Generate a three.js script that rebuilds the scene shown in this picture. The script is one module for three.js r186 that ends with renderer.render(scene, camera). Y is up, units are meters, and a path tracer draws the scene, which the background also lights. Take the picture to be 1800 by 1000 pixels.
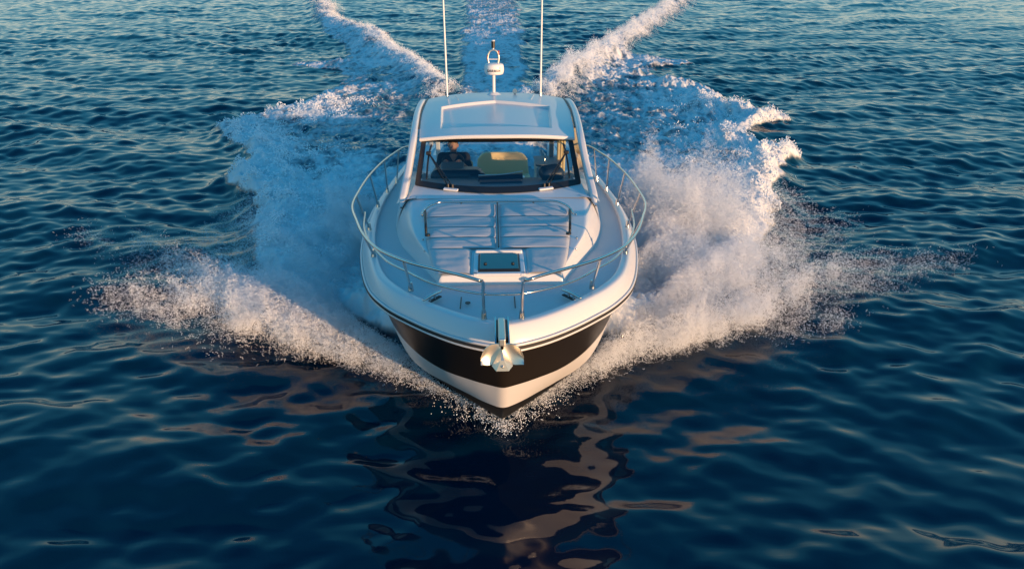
import * as THREE from 'three';
import { mergeGeometries } from 'three/addons/utils/BufferGeometryUtils.js';
import { RoundedBoxGeometry } from 'three/addons/geometries/RoundedBoxGeometry.js';
import { MarchingCubes } from 'three/addons/objects/MarchingCubes.js';
import { ConvexGeometry } from 'three/addons/geometries/ConvexGeometry.js';
import { FontLoader } from 'three/addons/loaders/FontLoader.js';
import { TextGeometry } from 'three/addons/geometries/TextGeometry.js';

// ---------------------------------------------------------------- camera, sky, sun
const scene = new THREE.Scene();
const V = (x, y, z) => new THREE.Vector3(x, y, z);
const D2R = Math.PI / 180;
const TRIM = 3.5 * D2R, LIFT = 1.742;                 // the yacht planes bow-up
const boatMatrix = new THREE.Matrix4().makeRotationX(-TRIM).setPosition(0, LIFT, 0);
const toWorld = (x, y, z) => V(x, y, z).applyMatrix4(boatMatrix);

const camera = new THREE.PerspectiveCamera(45.24, 1024 / 568, 0.1, 9000);
camera.position.copy(toWorld(-0.0735, 2.73, 5.14));
{
  const p = (22.7 + 3.5) * D2R, yaw = 1.68 * D2R;
  camera.lookAt(camera.position.clone().add(V(Math.sin(yaw) * Math.cos(p), -Math.sin(p), -Math.cos(yaw) * Math.cos(p))));
}

const sunDir = V(Math.sin(45 * D2R) * Math.cos(4.3 * D2R), Math.sin(4.3 * D2R), Math.cos(45 * D2R) * Math.cos(4.3 * D2R)).normalize();
{
  const w = 1024, h = 512, data = new Float32Array(w * h * 4);
  // clear evening sky: elevation in degrees -> linear colour
  const stops = [[-90, 0.02, 0.05, 0.08], [-1, 0.28, 0.36, 0.38], [0, 0.64, 0.63, 0.52], [4, 0.50, 0.61, 0.56], [12, 0.19, 0.48, 0.60], [24, 0.045, 0.35, 0.59], [42, 0.014, 0.20, 0.44], [65, 0.007, 0.11, 0.295], [90, 0.005, 0.08, 0.24]];
  const smooth = (t) => t * t * (3 - 2 * t);
  for (let j = 0; j < h; j++) {
    const el = ((j + 0.5) / h - 0.5) * Math.PI, eld = el / D2R;
    let k = 0; while (k < stops.length - 2 && eld > stops[k + 1][0]) k++;
    const a = stops[k], b = stops[k + 1], t = smooth(Math.min(1, Math.max(0, (eld - a[0]) / (b[0] - a[0]))));
    for (let i = 0; i < w; i++) {
      const az = ((i + 0.5) / w - 0.5) * 2 * Math.PI;
      const dx = Math.cos(az) * Math.cos(el), dy = Math.sin(el), dz = Math.sin(az) * Math.cos(el);
      const ang = Math.acos(Math.min(1, dx * sunDir.x + dy * sunDir.y + dz * sunDir.z)) / D2R;
      const g1 = Math.exp(-ang / 7), g2 = Math.exp(-ang / 26) * Math.exp(-Math.max(0, eld) / 11);
      const o = (j * w + i) * 4, lo = eld < 0 ? Math.max(0, 1 + eld / 6) : 1;
      data[o] = a[1] + (b[1] - a[1]) * t + lo * (1.4 * g1 + 0.36 * g2);
      data[o + 1] = a[2] + (b[2] - a[2]) * t + lo * (0.8 * g1 + 0.16 * g2);
      data[o + 2] = a[3] + (b[3] - a[3]) * t + lo * (0.35 * g1 + 0.04 * g2);
      data[o + 3] = 1;
    }
  }
  const sky = new THREE.DataTexture(data, w, h, THREE.RGBAFormat, THREE.FloatType);
  sky.mapping = THREE.EquirectangularReflectionMapping;
  sky.magFilter = sky.minFilter = THREE.LinearFilter;
  sky.needsUpdate = true;
  scene.background = sky; scene.environment = sky;
}
const sun = new THREE.DirectionalLight(new THREE.Color().setRGB(1, 0.59, 0.31), 5);
sun.position.copy(sunDir).multiplyScalar(60);
sun.castShadow = true; sun.shadow.radius = 1.5;
Object.assign(sun.shadow.camera, { left: -40, right: 40, top: 30, bottom: -30, near: 1, far: 160 });
sun.shadow.mapSize.set(4096, 4096);
scene.add(sun, sun.target);

const renderer = new THREE.WebGLRenderer();
renderer.toneMapping = THREE.LinearToneMapping;
renderer.toneMappingExposure = 1.3;
renderer.shadowMap.enabled = true;

// ---------------------------------------------------------------- helpers
function rng(seed) { let a = seed >>> 0; return () => { a = (a + 0x6D2B79F5) | 0; let t = Math.imul(a ^ (a >>> 15), 1 | a); t = (t + Math.imul(t ^ (t >>> 7), 61 | t)) ^ t; return ((t ^ (t >>> 14)) >>> 0) / 4294967296; }; }
const PERM = new Uint8Array(512), GX = new Float32Array(256), GY = new Float32Array(256);
{ const r = rng(7), p = [...Array(256).keys()]; for (let i = 255; i > 0; i--) { const j = Math.floor(r() * (i + 1)); [p[i], p[j]] = [p[j], p[i]]; } for (let i = 0; i < 512; i++) PERM[i] = p[i & 255]; for (let i = 0; i < 256; i++) { GX[i] = Math.cos(i / 256 * 6.2831853); GY[i] = Math.sin(i / 256 * 6.2831853); } }
function noise(x, y) {
  const xf = Math.floor(x), yf = Math.floor(y), X = xf & 255, Y = yf & 255; x -= xf; y -= yf;
  const u = x * x * x * (x * (x * 6 - 15) + 10), v = y * y * y * (y * (y * 6 - 15) + 10);
  const a = PERM[PERM[X] + Y], b = PERM[PERM[X + 1] + Y], c = PERM[PERM[X] + Y + 1], d = PERM[PERM[X + 1] + Y + 1];
  const n0 = GX[a] * x + GY[a] * y, n1 = GX[b] * (x - 1) + GY[b] * y, n2 = GX[c] * x + GY[c] * (y - 1), n3 = GX[d] * (x - 1) + GY[d] * (y - 1);
  const p = n0 + u * (n1 - n0), q = n2 + u * (n3 - n2); return 1.45 * (p + v * (q - p));
}
function fbm(x, y, o = 4) { let s = 0, a = 0.5, t = 0; for (let i = 0; i < o; i++) { s += a * noise(x, y); t += a; x = x * 2.03 + 17.1; y = y * 2.03 - 9.3; a *= 0.5; } return s / t; }
function billow(x, y, o = 3) { let s = 0, a = 0.5, t = 0; for (let i = 0; i < o; i++) { s += a * Math.abs(noise(x, y)); t += a; x = x * 2.1 + 5.7; y = y * 2.1 + 3.1; a *= 0.55; } return s / t; }
const clamp = (x, a = 0, b = 1) => Math.min(b, Math.max(a, x));
const sstep = (a, b, x) => { const t = clamp((x - a) / (b - a)); return t * t * (3 - 2 * t); };
const lerp = (a, b, t) => a + (b - a) * t;
function curve(table) {                                // monotone cubic through [x, y] pairs
  const X = table.map((p) => p[0]), Y = table.map((p) => p[1]), n = X.length, d = [], m = new Array(n);
  for (let i = 0; i < n - 1; i++) d.push((Y[i + 1] - Y[i]) / (X[i + 1] - X[i]));
  m[0] = d[0]; m[n - 1] = d[n - 2];
  for (let i = 1; i < n - 1; i++) m[i] = d[i - 1] * d[i] <= 0 ? 0 : 2 / (1 / d[i - 1] + 1 / d[i]);
  return (x) => {
    if (x <= X[0]) return Y[0]; if (x >= X[n - 1]) return Y[n - 1];
    let i = 0; while (x > X[i + 1]) i++;
    const h = X[i + 1] - X[i], t = (x - X[i]) / h, t2 = t * t, t3 = t2 * t;
    return (2 * t3 - 3 * t2 + 1) * Y[i] + (t3 - 2 * t2 + t) * h * m[i] + (-2 * t3 + 3 * t2) * Y[i + 1] + (t3 - t2) * h * m[i + 1];
  };
}
const lin = (r, g, b) => new THREE.Color().setRGB(r, g, b);
function mat(color, roughness, o = {}) { return new THREE.MeshPhysicalMaterial({ color, roughness, metalness: 0, ...o }); }
function part(name, geometry, material, parent, label) {
  const m = new THREE.Mesh(geometry, material); m.name = name; m.castShadow = m.receiveShadow = true;
  if (label) m.userData.label = label;
  parent.add(m); return m;
}
// a surface from fn(u, v) -> [x, y, z], u and v in 0..1
function sheet(fn, nu, nv, flip = false) {
  const pos = [], uv = [], idx = [];
  for (let j = 0; j <= nv; j++) for (let i = 0; i <= nu; i++) { const p = fn(i / nu, j / nv); pos.push(p[0], p[1], p[2]); uv.push(i / nu, j / nv); }
  for (let j = 0; j < nv; j++) for (let i = 0; i < nu; i++) { const a = j * (nu + 1) + i, b = a + 1, c = a + nu + 1, d = c + 1; flip ? idx.push(a, c, b, b, c, d) : idx.push(a, b, c, b, d, c); }
  const g = new THREE.BufferGeometry();
  g.setAttribute('position', new THREE.Float32BufferAttribute(pos, 3)); g.setAttribute('uv', new THREE.Float32BufferAttribute(uv, 2));
  g.setIndex(idx); g.computeVertexNormals(); return g;
}
function tube(points, r, seg = 60, radial = 8, closed = false) {
  const c = new THREE.CatmullRomCurve3(points.map((p) => (p.isVector3 ? p : V(...p))), closed, 'centripetal');
  return capped(new THREE.TubeGeometry(c, seg, r, radial, closed), c, r, closed);
}
function capped(g, c, r, closed) {
  if (closed) return g;
  const caps = [0, 1].map((t) => { const s = new THREE.SphereGeometry(r, 8, 6); const p = c.getPoint(t); s.translate(p.x, p.y, p.z); return s; });
  return mergeGeometries([g, ...caps]);
}
function rod(a, b, r0, r1 = r0, radial = 12) {
  const A = V(...a), B = V(...b), g = new THREE.CylinderGeometry(r1, r0, A.distanceTo(B), radial);
  g.applyQuaternion(new THREE.Quaternion().setFromUnitVectors(V(0, 1, 0), B.clone().sub(A).normalize()));
  g.translate((A.x + B.x) / 2, (A.y + B.y) / 2, (A.z + B.z) / 2); return g;
}
function rbox(w, h, d, x, y, z, r = 0.02, rx = 0, ry = 0, rz = 0) {
  const g = new RoundedBoxGeometry(w, h, d, 3, Math.min(r, w / 2.01, h / 2.01, d / 2.01));
  g.applyMatrix4(new THREE.Matrix4().makeRotationFromEuler(new THREE.Euler(rx, ry, rz))); g.translate(x, y, z); return g;
}
function tag(o, label, category, group, kind) { o.userData.label = label; if (category) o.userData.category = category; if (group) o.userData.group = group; if (kind) o.userData.kind = kind; return o; }
function onBoat(name, x, y, z, label, category) {      // a thing carried by the yacht: its own group, tilted with it
  const g = new THREE.Group(); g.name = name; g.position.copy(toWorld(x, y, z)); g.rotation.x = -TRIM; scene.add(g); return tag(g, label, category);
}
// grain textures
function grainTexture(size, fn) {
  const d = new Uint8Array(size * size * 4);
  for (let j = 0; j < size; j++) for (let i = 0; i < size; i++) { const v = clamp(fn(i / size, j / size)) * 255, o = (j * size + i) * 4; d[o] = d[o + 1] = d[o + 2] = v; d[o + 3] = 255; }
  const t = new THREE.DataTexture(d, size, size); t.wrapS = t.wrapT = THREE.RepeatWrapping; t.magFilter = THREE.LinearFilter; t.minFilter = THREE.LinearFilter; t.needsUpdate = true; return t;
}

// ---------------------------------------------------------------- the sea
// foam density over the water: world x, z -> 0..1 (where bubbles lie), plus how much air is beaten in
const leftEdge = curve([[1.2, -0.8], [1.6, -0.2], [2.1, 0.1], [2.6, 0.9], [3.2, 2.0], [4.3, 3.4], [5.5, 4.2], [6.6, 4.6], [7.8, 4.8], [9, 5.4], [9.8, 6.1], [11.6, 6.2], [13, 7.0], [15.5, 8.1], [17, 7.2], [18.2, 6.6], [22, 6.0], [25.6, 6.6], [27.5, 9.4], [29, 7.2], [33, 7.8], [40, 10.4], [48, 12.3], [60, 14], [95, 21]]);
const rightEdge = curve([[1.2, -0.8], [1.5, -0.2], [1.9, 0.0], [2.4, 1.0], [3, 2.2], [4.2, 4.0], [6.2, 4.9], [7.7, 5.7], [9.5, 6.3], [10.8, 6.9], [12, 7.9], [13, 6.9], [14.4, 7.4], [15.8, 9.1], [17.1, 8.1], [20.4, 8.2], [24, 6.9], [26.6, 7.3], [28, 9.6], [30.5, 7.0], [40, 9.9], [62, 17.4], [95, 26]]);
const leftArm = curve([[19, 1.7], [20, 1.9], [24.6, 3.0], [29.9, 4.7], [40.5, 8.0], [47, 11.3], [60, 14.5], [95, 24]]);
const rightArm = curve([[18, 1.7], [19, 1.8], [23.1, 3.0], [29.8, 5.4], [40.3, 9.1], [62.7, 17], [95, 27]]);
function wake(x, z) {
  const s = -z, side = x < 0 ? 0 : 1; let a = Math.abs(x);
  const out = { d: 0, air: 0, h: 0, rough: 0 };
  if (s < 1 || a > 30) return out;
  const wob = 0.35 * fbm(x * 0.55 + 3, z * 0.55, 3) * Math.min(1.6, s * 0.12) + 0.16 * noise(x * 2.1, z * 2.1);
  const edge = (side ? rightEdge : leftEdge)(s) + wob;
  const inn = edge - a;                                  // distance inside the outer edge
  const arm = (side ? rightArm : leftArm)(s);
  const fade = 1 - sstep(70, 95, s);
  if (inn > -0.6) {
    const bow = 1 - sstep(9, 14, s);
    const rim = Math.exp(-Math.pow((inn - 0.55) / 0.8, 2)) * (1 - sstep(19, 24, s));
    let d = lerp(side && s < 26 ? 0.84 : 0.72, 0.97, bow) + (side ? 0.34 : 0.28) * rim;
    d -= 0.14 * sstep(1.6, 4.2, inn) * (1 - bow);
    if (s > 10 && s < 34) d -= 0.24 * (1 - sstep(2.2, 3.4, a)) * sstep(10, 13, s);
    d = lerp(d, 0.86, sstep(20, 27, s)); d *= sstep(-0.1, 0.35, inn) * (1 - 0.2 * sstep(40, 70, s));
    if (s > 18 && a < arm) d = 0;                        // dark trough inside the stern wave
    out.d = d; out.air = sstep(-0.2, 1.2, inn) * (s > 18 && a < arm ? 0.25 : 1) * 0.8;
    out.h += (0.10 + 0.16 * rim + 0.14 * bow) * sstep(-0.5, 0.7, inn) * (s < 24 ? 1 : 0.5);
    out.rough = d * sstep(-0.1, 0.5, inn) * (side ? 1.35 : 1);
  }
  if (s > 17) {                                          // breaking stern wave, one arm each side
    const w = (side ? 0.5 : 0.62) + 0.016 * s, q = (a - arm - 0.25 * noise(s * 0.6, side * 9)) / w, on = sstep(17.5, 22, s);
    const crest = Math.exp(-q * q * (q < 0 ? 2.6 : 0.9)) * on;
    out.d = Math.max(out.d, (side ? 1.05 : 0.86) * crest * (1 - 0.15 * sstep(40, 60, s)));
    out.h += (side ? 0.55 : 0.42) * crest; out.rough = Math.max(out.rough, (side ? 1.25 : 0.95) * crest); out.air = Math.max(out.air, crest);
    const trough = sstep(0.1, 1.6, arm - a) * on; out.h -= 0.26 * trough * (1 - sstep(30, 60, s));
  }
  if (s > 10.5) {                                        // propeller wash down the middle
    const w = 1.05 + 0.028 * (s - 11), q = a / w + 0.22 * noise(x * 0.9, z * 0.35);
    const c = (1 - sstep(0.75, 1.25, q)); out.d = Math.max(out.d, c * (0.92 - 0.2 * sstep(35, 75, s))); out.air = Math.max(out.air, c * 0.9);
    out.h += 0.14 * c; out.rough = Math.max(out.rough, 0.6 * c);
  }
  out.d *= fade; out.air *= fade; out.rough *= fade; return out;
}
// wind sea: long-crested ripples running towards the camera, bent a little to each side
const comps = [];
{
  const r = rng(21), N = 96;
  for (let i = 0; i < N; i++) {
    const L = 0.2 * Math.pow(10 / 0.2, (i + r() * 0.9) / N), k = 2 * Math.PI / L;
    const slope = (L < 0.3 ? 0.02 : L < 0.8 ? 0.047 : L < 2.2 ? 0.036 : 0.021) * (0.6 + 0.8 * r());
    const far = 55 + 90 * r(), th = (r() + r() + r() - 1.5) * (L < 0.9 ? 1.15 : L < 2 ? 0.85 : 0.62);
    comps.push({ k, L, a: slope / k, cx: far * Math.sin(th), cz: -far * Math.cos(th) - 12, ph: r() * 6.283 });
  }
}
function windSea(x, z, cell) {
  const calm = 1 - 0.4 * Math.exp(-(x * x + (z - 0.2) * (z - 0.2)) / 5.5); let h = 0; const patch = 0.82 + 0.34 * noise(x * 0.09 + 4, z * 0.07), patch2 = 0.98 + 0.45 * noise(x * 0.3 - 7, z * 0.23);
  for (let i = 0; i < comps.length; i++) {
    const c = comps[i]; if (c.L < cell * 3.2) continue;
    const dx = x - c.cx, dz = z - c.cz, f = c.k * Math.sqrt(dx * dx + dz * dz) + c.ph, s = Math.sin(f);
    h += c.a * (s - 0.26 * Math.cos(2 * f)) * (c.L < 1.3 ? patch * patch2 * calm : c.L < 3 ? patch * calm : patch);
  }
  if (cell < 0.35) h += 0.05 * fbm(x * 0.9 + 31, z * 1.3, 3);
  return h;
}
function seaHeight(x, z, cell) {
  const w = wake(x, z); let h = windSea(x, z, cell) * (1 - 0.55 * Math.min(1, w.d)) + w.h;
  if (w.rough > 0.02) {
    const far = z < -17 ? 0.75 : 1;
    h += w.rough * ((z > -9 ? 0.2 : 0.3) * (billow(x * 0.85 * far, z * 0.75 * far, 2) - 0.22) + 0.17 * (billow(x * 2.6, z * 2.4, 2) - 0.25) + (cell < 0.1 ? 0.10 * (billow(x * 5.5, z * 5.5, 2) - 0.25) : 0));
  }
  return h;
}
{
  const xs = [], zs = [];
  { let x = 0, half = [0]; while (x < 4500) { const d = x < 7 ? 0.05 : x < 60 ? 0.05 + (x - 7) * 0.0042 : 0.27 * Math.pow(1.14, half.length - sea_n()); x += Math.min(d, 500); half.push(x); } function sea_n() { return half.findIndex((v) => v >= 60) < 0 ? half.length : half.findIndex((v) => v >= 60); } for (let i = half.length - 1; i > 0; i--) xs.push(-half[i]); xs.push(...half); }
  { const fwd = []; let z = 1.5, n = 0; while (z < 4500) { const d = z < 2.5 ? 0.05 : 0.05 * Math.pow(1.13, ++n); z += Math.min(d, 500); fwd.push(z); } const back = [1.5]; z = 1.5; n = 0; while (z > -4500) { const s = -z, d = s < 6 ? 0.045 : s < 85 ? 0.045 + (s - 6) * 0.0034 : 0.31 * Math.pow(1.14, ++n); z -= Math.min(d, 500); back.push(z); } for (let i = fwd.length - 1; i >= 0; i--) zs.push(fwd[i]); zs.push(...back); }
  const nx = xs.length, nz = zs.length, pos = new Float32Array(nx * nz * 3), uv = new Float32Array(nx * nz * 2), idx = new Uint32Array((nx - 1) * (nz - 1) * 6);
  let o = 0, p = 0;
  for (let j = 0; j < nz; j++) {
    const z = zs[j], dz = Math.abs(zs[Math.min(nz - 1, j + 1)] - zs[Math.max(0, j - 1)]) / 2;
    for (let i = 0; i < nx; i++) {
      const x = xs[i], dx = (xs[Math.min(nx - 1, i + 1)] - xs[Math.max(0, i - 1)]) / 2, cell = Math.max(dx, dz);
      pos[o] = x; pos[o + 1] = cell > 3.4 ? 0 : seaHeight(x, z, cell); pos[o + 2] = z; o += 3;
      uv[p] = foamU(x); uv[p + 1] = foamV(z); p += 2;
    }
  }
  o = 0;
  for (let j = 0; j < nz - 1; j++) for (let i = 0; i < nx - 1; i++) { const a = j * nx + i, b = a + 1, c = a + nx, d = c + 1; idx[o++] = a; idx[o++] = b; idx[o++] = c; idx[o++] = b; idx[o++] = d; idx[o++] = c; }
  // rows run from +z to -z, so wind the faces to look up
  const g = new THREE.BufferGeometry(); g.setAttribute('position', new THREE.BufferAttribute(pos, 3)); g.setAttribute('uv', new THREE.BufferAttribute(uv, 2)); g.setIndex(new THREE.BufferAttribute(idx, 1)); g.computeVertexNormals();
  console.log('sea', nx, nz, nx * nz);
  // foam map over the wake
  const W = 1536, H = 2048, col = new Uint8Array(W * H * 4), rgh = new Uint8Array(W * H * 4), bmp = new Uint8Array(W * H * 4);
  const toS = (v) => 255 * (v <= 0.0031308 ? 12.92 * v : 1.055 * Math.pow(v, 1 / 2.4) - 0.055);
  const deep = [0.0004, 0.013, 0.033], airy = [0.03, 0.16, 0.25], white = [0.80, 0.82, 0.83];
  for (let j = 0; j < H; j++) for (let i = 0; i < W; i++) {
    const x = foamX((i + 0.5) / W), z = foamZ((j + 0.5) / H), q = (j * W + i) * 4;
    const w = wake(x, z); let f = 0, air = 0, b = 0.3;
    if (w.d > 0.01 || w.air > 0.01) {
      const wx = x + 0.25 * noise(x * 1.3, z * 1.3 + 5), wz = z + 0.25 * noise(x * 1.3 + 9, z * 1.3);
      const lace = 1 - 2.0 * billow(wx * 1.7, wz * 1.15, 4), fine = fbm(x * 9, z * 7, 2), big = fbm(wx * 0.5, wz * 0.4, 2);
      const v = w.d + 0.48 * (lace - 0.5) + 0.16 * fine + 0.3 * big;
      f = sstep(0.36, 0.98, v); f = f * f * 0.35 + f * 0.65; air = clamp(w.air * (0.45 + 0.5 * big + 0.35 * lace)) * 0.75;
      b = clamp(0.25 + 0.5 * f + 0.25 * f * fine + 0.2 * f * lace);
    }
    const thin = 0.8 + 0.2 * clamp(0.5 + 0.9 * fbm(x * 4, z * 3, 3));
    for (let c = 0; c < 3; c++) col[q + c] = toS(lerp(lerp(deep[c], airy[c], air), white[c] * thin, f));
    col[q + 3] = 255;
    const rv = 255 * lerp(0.055, 0.85, Math.min(1, f * 1.4)); rgh[q] = rgh[q + 1] = rgh[q + 2] = rv; rgh[q + 3] = 255;
    bmp[q] = bmp[q + 1] = bmp[q + 2] = 255 * b; bmp[q + 3] = 255;
  }
  const tex = (d, srgb) => { const t = new THREE.DataTexture(d, W, H); t.magFilter = t.minFilter = THREE.LinearFilter; if (srgb) t.colorSpace = THREE.SRGBColorSpace; t.needsUpdate = true; return t; };
  const m = new THREE.MeshPhysicalMaterial({ map: tex(col, true), roughnessMap: tex(rgh), roughness: 1, bumpMap: tex(bmp), bumpScale: 0.09, ior: 1.45, metalness: 0 });
  const sea = new THREE.Mesh(g, m); sea.name = 'sea_water'; sea.receiveShadow = true; sea.castShadow = true; scene.add(sea);
  tag(sea, 'dark blue rippled sea streaked with white foam behind the yacht', 'sea', null, 'structure');
}
function foamU(x) { return 0.5 + Math.sign(x) * 0.5 * Math.log(1 + Math.abs(x) / 7) / Math.log(1 + 30 / 7); }
function foamX(u) { const t = (u - 0.5) * 2; return Math.sign(t) * 7 * (Math.pow(1 + 30 / 7, Math.abs(t)) - 1); }
function foamV(z) { return clamp(Math.log(Math.max(0.05, 7 - z) / 7) / Math.log(105 / 7), -0.5, 1.5); }
function foamZ(v) { return 7 - 7 * Math.pow(105 / 7, v); }

// ---------------------------------------------------------------- materials of the yacht
const M = {
  gel: mat(lin(0.66, 0.66, 0.67), 0.34, { clearcoat: 0.25, clearcoatRoughness: 0.15 }),
  deck: mat(lin(0.56, 0.57, 0.58), 0.62, { bumpMap: (() => { const r = rng(5); const t = grainTexture(256, () => r()); t.repeat.set(60, 60); return t; })(), bumpScale: 0.0006 }),
  band: mat(lin(0.018, 0.015, 0.012), 0.3, { specularIntensity: 0.35 }),
  bottom: mat(lin(0.008, 0.008, 0.008), 0.5, { specularIntensity: 0.4 }),
  black: mat(lin(0.012, 0.012, 0.014), 0.4),
  rubber: mat(lin(0.02, 0.02, 0.02), 0.7),
  steel: mat(lin(0.58, 0.56, 0.54), 0.16, { metalness: 1 }),
  steelSoft: mat(lin(0.74, 0.69, 0.6), 0.42, { metalness: 1 }),
  vinyl: mat(lin(0.52, 0.52, 0.53), 0.55, { bumpMap: (() => { const t = grainTexture(256, (u, v) => 0.5 + 0.35 * fbm(u * 5, v * 5, 4)); t.repeat.set(1, 1); return t; })(), bumpScale: 0.004 }),
  cream: mat(lin(0.74, 0.56, 0.28), 0.6),
  grey: mat(lin(0.22, 0.23, 0.24), 0.6),
  navy: mat(lin(0.02, 0.035, 0.055), 0.45),
  glass: mat(lin(0.86, 0.92, 0.94), 0.02, { transmission: 1, thickness: 0, ior: 1.5 }),
  tint: mat(lin(0.62, 0.68, 0.7), 0.03, { transmission: 1, thickness: 0, ior: 1.5 }),
  hatchGlass: mat(lin(0.012, 0.02, 0.028), 0.05, { clearcoat: 1 }),
  radar: mat(lin(0.8, 0.79, 0.77), 0.4),
  red: mat(lin(0.35, 0.03, 0.03), 0.4),
  skin: mat(lin(0.42, 0.22, 0.15), 0.55),
  shirt: mat(lin(0.012, 0.014, 0.022), 0.85),
  shorts: mat(lin(0.09, 0.09, 0.1), 0.85),
  hair: mat(lin(0.06, 0.04, 0.03), 0.7),
  spray: mat(lin(0.85, 0.88, 0.91), 0.35),
};
for (const k of ['glass', 'tint']) M[k].side = THREE.DoubleSide;

// ---------------------------------------------------------------- yacht
const yacht = new THREE.Group(); yacht.name = 'motor_yacht'; yacht.position.set(0, LIFT, 0); yacht.rotation.x = -TRIM; scene.add(yacht);
tag(yacht, 'white motor yacht with black hull band heading straight at the camera', 'yacht');

// plan curves: q is the square root of the distance behind the stem
const QM = Math.sqrt(11);
const railX = curve([[0, 0], [0.2, 0.16], [0.5, 0.49], [0.77, 0.84], [0.96, 1.11], [1.19, 1.37], [1.53, 1.61], [1.74, 1.73], [2.03, 1.85], [2.3, 1.9], [2.53, 1.9], [2.83, 1.87], [QM, 1.76]]);
const bandX = curve([[0, 0], [0.18, 0.09], [0.39, 0.3], [0.59, 0.57], [0.81, 0.83], [0.97, 1.0], [1.1, 1.13], [1.38, 1.37], [1.76, 1.6], [2.37, 1.78], [3.26, 1.72]]);
const bootX = curve([[0, 0], [0.2, 0.09], [0.48, 0.31], [0.69, 0.56], [0.85, 0.8], [1.0, 0.99], [1.11, 1.09], [1.5, 1.3], [2.1, 1.5], [3.22, 1.6]]);
const railY = (s) => -0.05 * s;
const signed = (f, q) => Math.sign(q) * f(Math.abs(q));
function railPoint(q, inset = 0, up = 0) {             // along the rub rail, moved inward in plan and up
  const e = 1e-3, x = signed(railX, q), z = -q * q;
  let tx = (signed(railX, q + e) - signed(railX, q - e)) / (2 * e), tz = -((q + e) ** 2 - (q - e) ** 2) / (2 * e);
  const l = Math.hypot(tx, tz); tx /= l; tz /= l;
  return [x + tz * inset * 1, railY(q * q) + up, z - tx * inset];
}
const bandPoint = (q) => { const k = q * Math.sqrt(10.6) / QM, s = 0.4 + k * k; return [signed(bandX, k), -0.64 - 0.012 * (s - 0.4), -s]; };
const bootPoint = (q) => { const k = q * Math.sqrt(10.38) / QM, s = 0.62 + k * k; return [signed(bootX, k), -1.0 - 0.012 * (s - 0.62), -s]; };
const keelY = curve([[0.64, -1.02], [1.0, -1.33], [1.4, -1.66], [2, -2.0], [3, -2.2], [11, -2.15]]);
const keelPoint = (q) => { const k = q * Math.sqrt(10.36) / QM, s = 0.64 + k * k; return [0, keelY(s), -s]; };
const qAt = (u) => (u * 2 - 1) * QM;
const bulge = (a, b, t, out, q) => { const p = a.map((v, i) => lerp(v, b[i], t)), k = Math.sin(Math.PI * t) * out; p[0] += Math.sign(q) * k * Math.min(1, Math.abs(q) * 1.5); return p; };
{
  const N = 220;
  part('hull_band', sheet((u, v) => bulge(railPoint(qAt(u), 0.02, -0.05), bandPoint(qAt(u)), v, -0.03, qAt(u)), N, 12, true), M.band, yacht, 'glossy black band along the topsides');
  part('boot_stripe', sheet((u, v) => bulge(bandPoint(qAt(u)), bootPoint(qAt(u)), v, 0.015, qAt(u)), N, 8, true), M.gel, yacht, 'white lower hull below the black band');
  part('hull_bottom', sheet((u, v) => bulge(bootPoint(qAt(u)), keelPoint(qAt(u)), v, 0.02, qAt(u)), N, 10, true), M.bottom, yacht, 'black painted underside of the bow');
  const prof = [[0.008, 0.02], [0.018, 0.05], [0.034, 0.085], [0.054, 0.12], [0.076, 0.149], [0.094, 0.164], [0.12, 0.169], [0.162, 0.168], [0.176, 0.155], [0.183, 0.09]];
  const pc = curve(prof.map((p, i) => [i / (prof.length - 1), p[0]])), py = curve(prof.map((p, i) => [i / (prof.length - 1), p[1]]));
  // the inset shrinks at the very tip so the edge does not fold
  part('bulwark', sheet((u, v) => { const q = qAt(u), p = railPoint(q, pc(v), py(v)); if (Math.abs(p[0]) < 1e-6) p[0] = 0; return p; }, 320, 22, true), M.gel, yacht, 'white rounded bulwark above the rub rail');
  const line = (inset, up) => { const pts = []; for (let i = 0; i <= 90; i++) pts.push(V(...railPoint(qAt(i / 90), inset, up))); return pts; };
  part('rub_rail', tube(line(-0.002, -0.012), 0.02, 260, 8), M.rubber, yacht, 'dark rub rail insert round the bow');
  part('rub_rail_trim', tube(line(-0.004, 0.012), 0.0135, 260, 8), M.gel, yacht);
  part('rub_rail_trim', tube(line(0.0, -0.045), 0.012, 260, 8), M.gel, yacht);
  // transom
  part('transom', sheet((u, v) => { const x = lerp(-1.74, 1.74, u), top = -0.75, bot = -1.9; return [x, lerp(top, bot, v), -10.98]; }, 8, 6), M.gel, yacht);
}
// foredeck and side decks
const deckY = (s) => 0.112 - 0.047 * s;
const deckEdge = (s) => { const q = Math.sqrt(s), p = railPoint(q, 0.176, 0); return p; };
{
  // inner edge of the bulwark as x over s
  const tb = []; for (let i = 0; i <= 120; i++) { const q = 0.02 + (QM - 0.02) * i / 120, p = railPoint(q, 0.178, 0); if (p[0] > 0) tb.push([-p[2], p[0]]); }
  tb.sort((a, b) => a[0] - b[0]); const clean = [[tb[0][0] - 0.02, 0]]; for (const t of tb) if (t[0] > clean[clean.length - 1][0] + 0.004) clean.push(t);
  const inner = curve(clean), s0 = clean[0][0] + 0.001;
  part('foredeck', sheet((u, v) => { const s = s0 + (3.75 - s0) * v * v * (1.6 - 0.6 * v), x = lerp(-1, 1, u) * (inner(s) + 0.006); const c = 1 - (2 * u - 1) ** 2; return [x, deckY(s) + 0.035 * c * Math.min(1, s), -s]; }, 60, 60, true), M.deck, yacht, 'pale foredeck around the sun pad');
  for (const sd of [-1, 1]) part('side_deck', sheet((u, v) => { const s = lerp(3.7, 10.9, v); return [sd * lerp(1.2, inner(s) + 0.006, u), deckY(s), -s]; }, 8, 40, sd < 0), M.deck, yacht);
}
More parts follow.
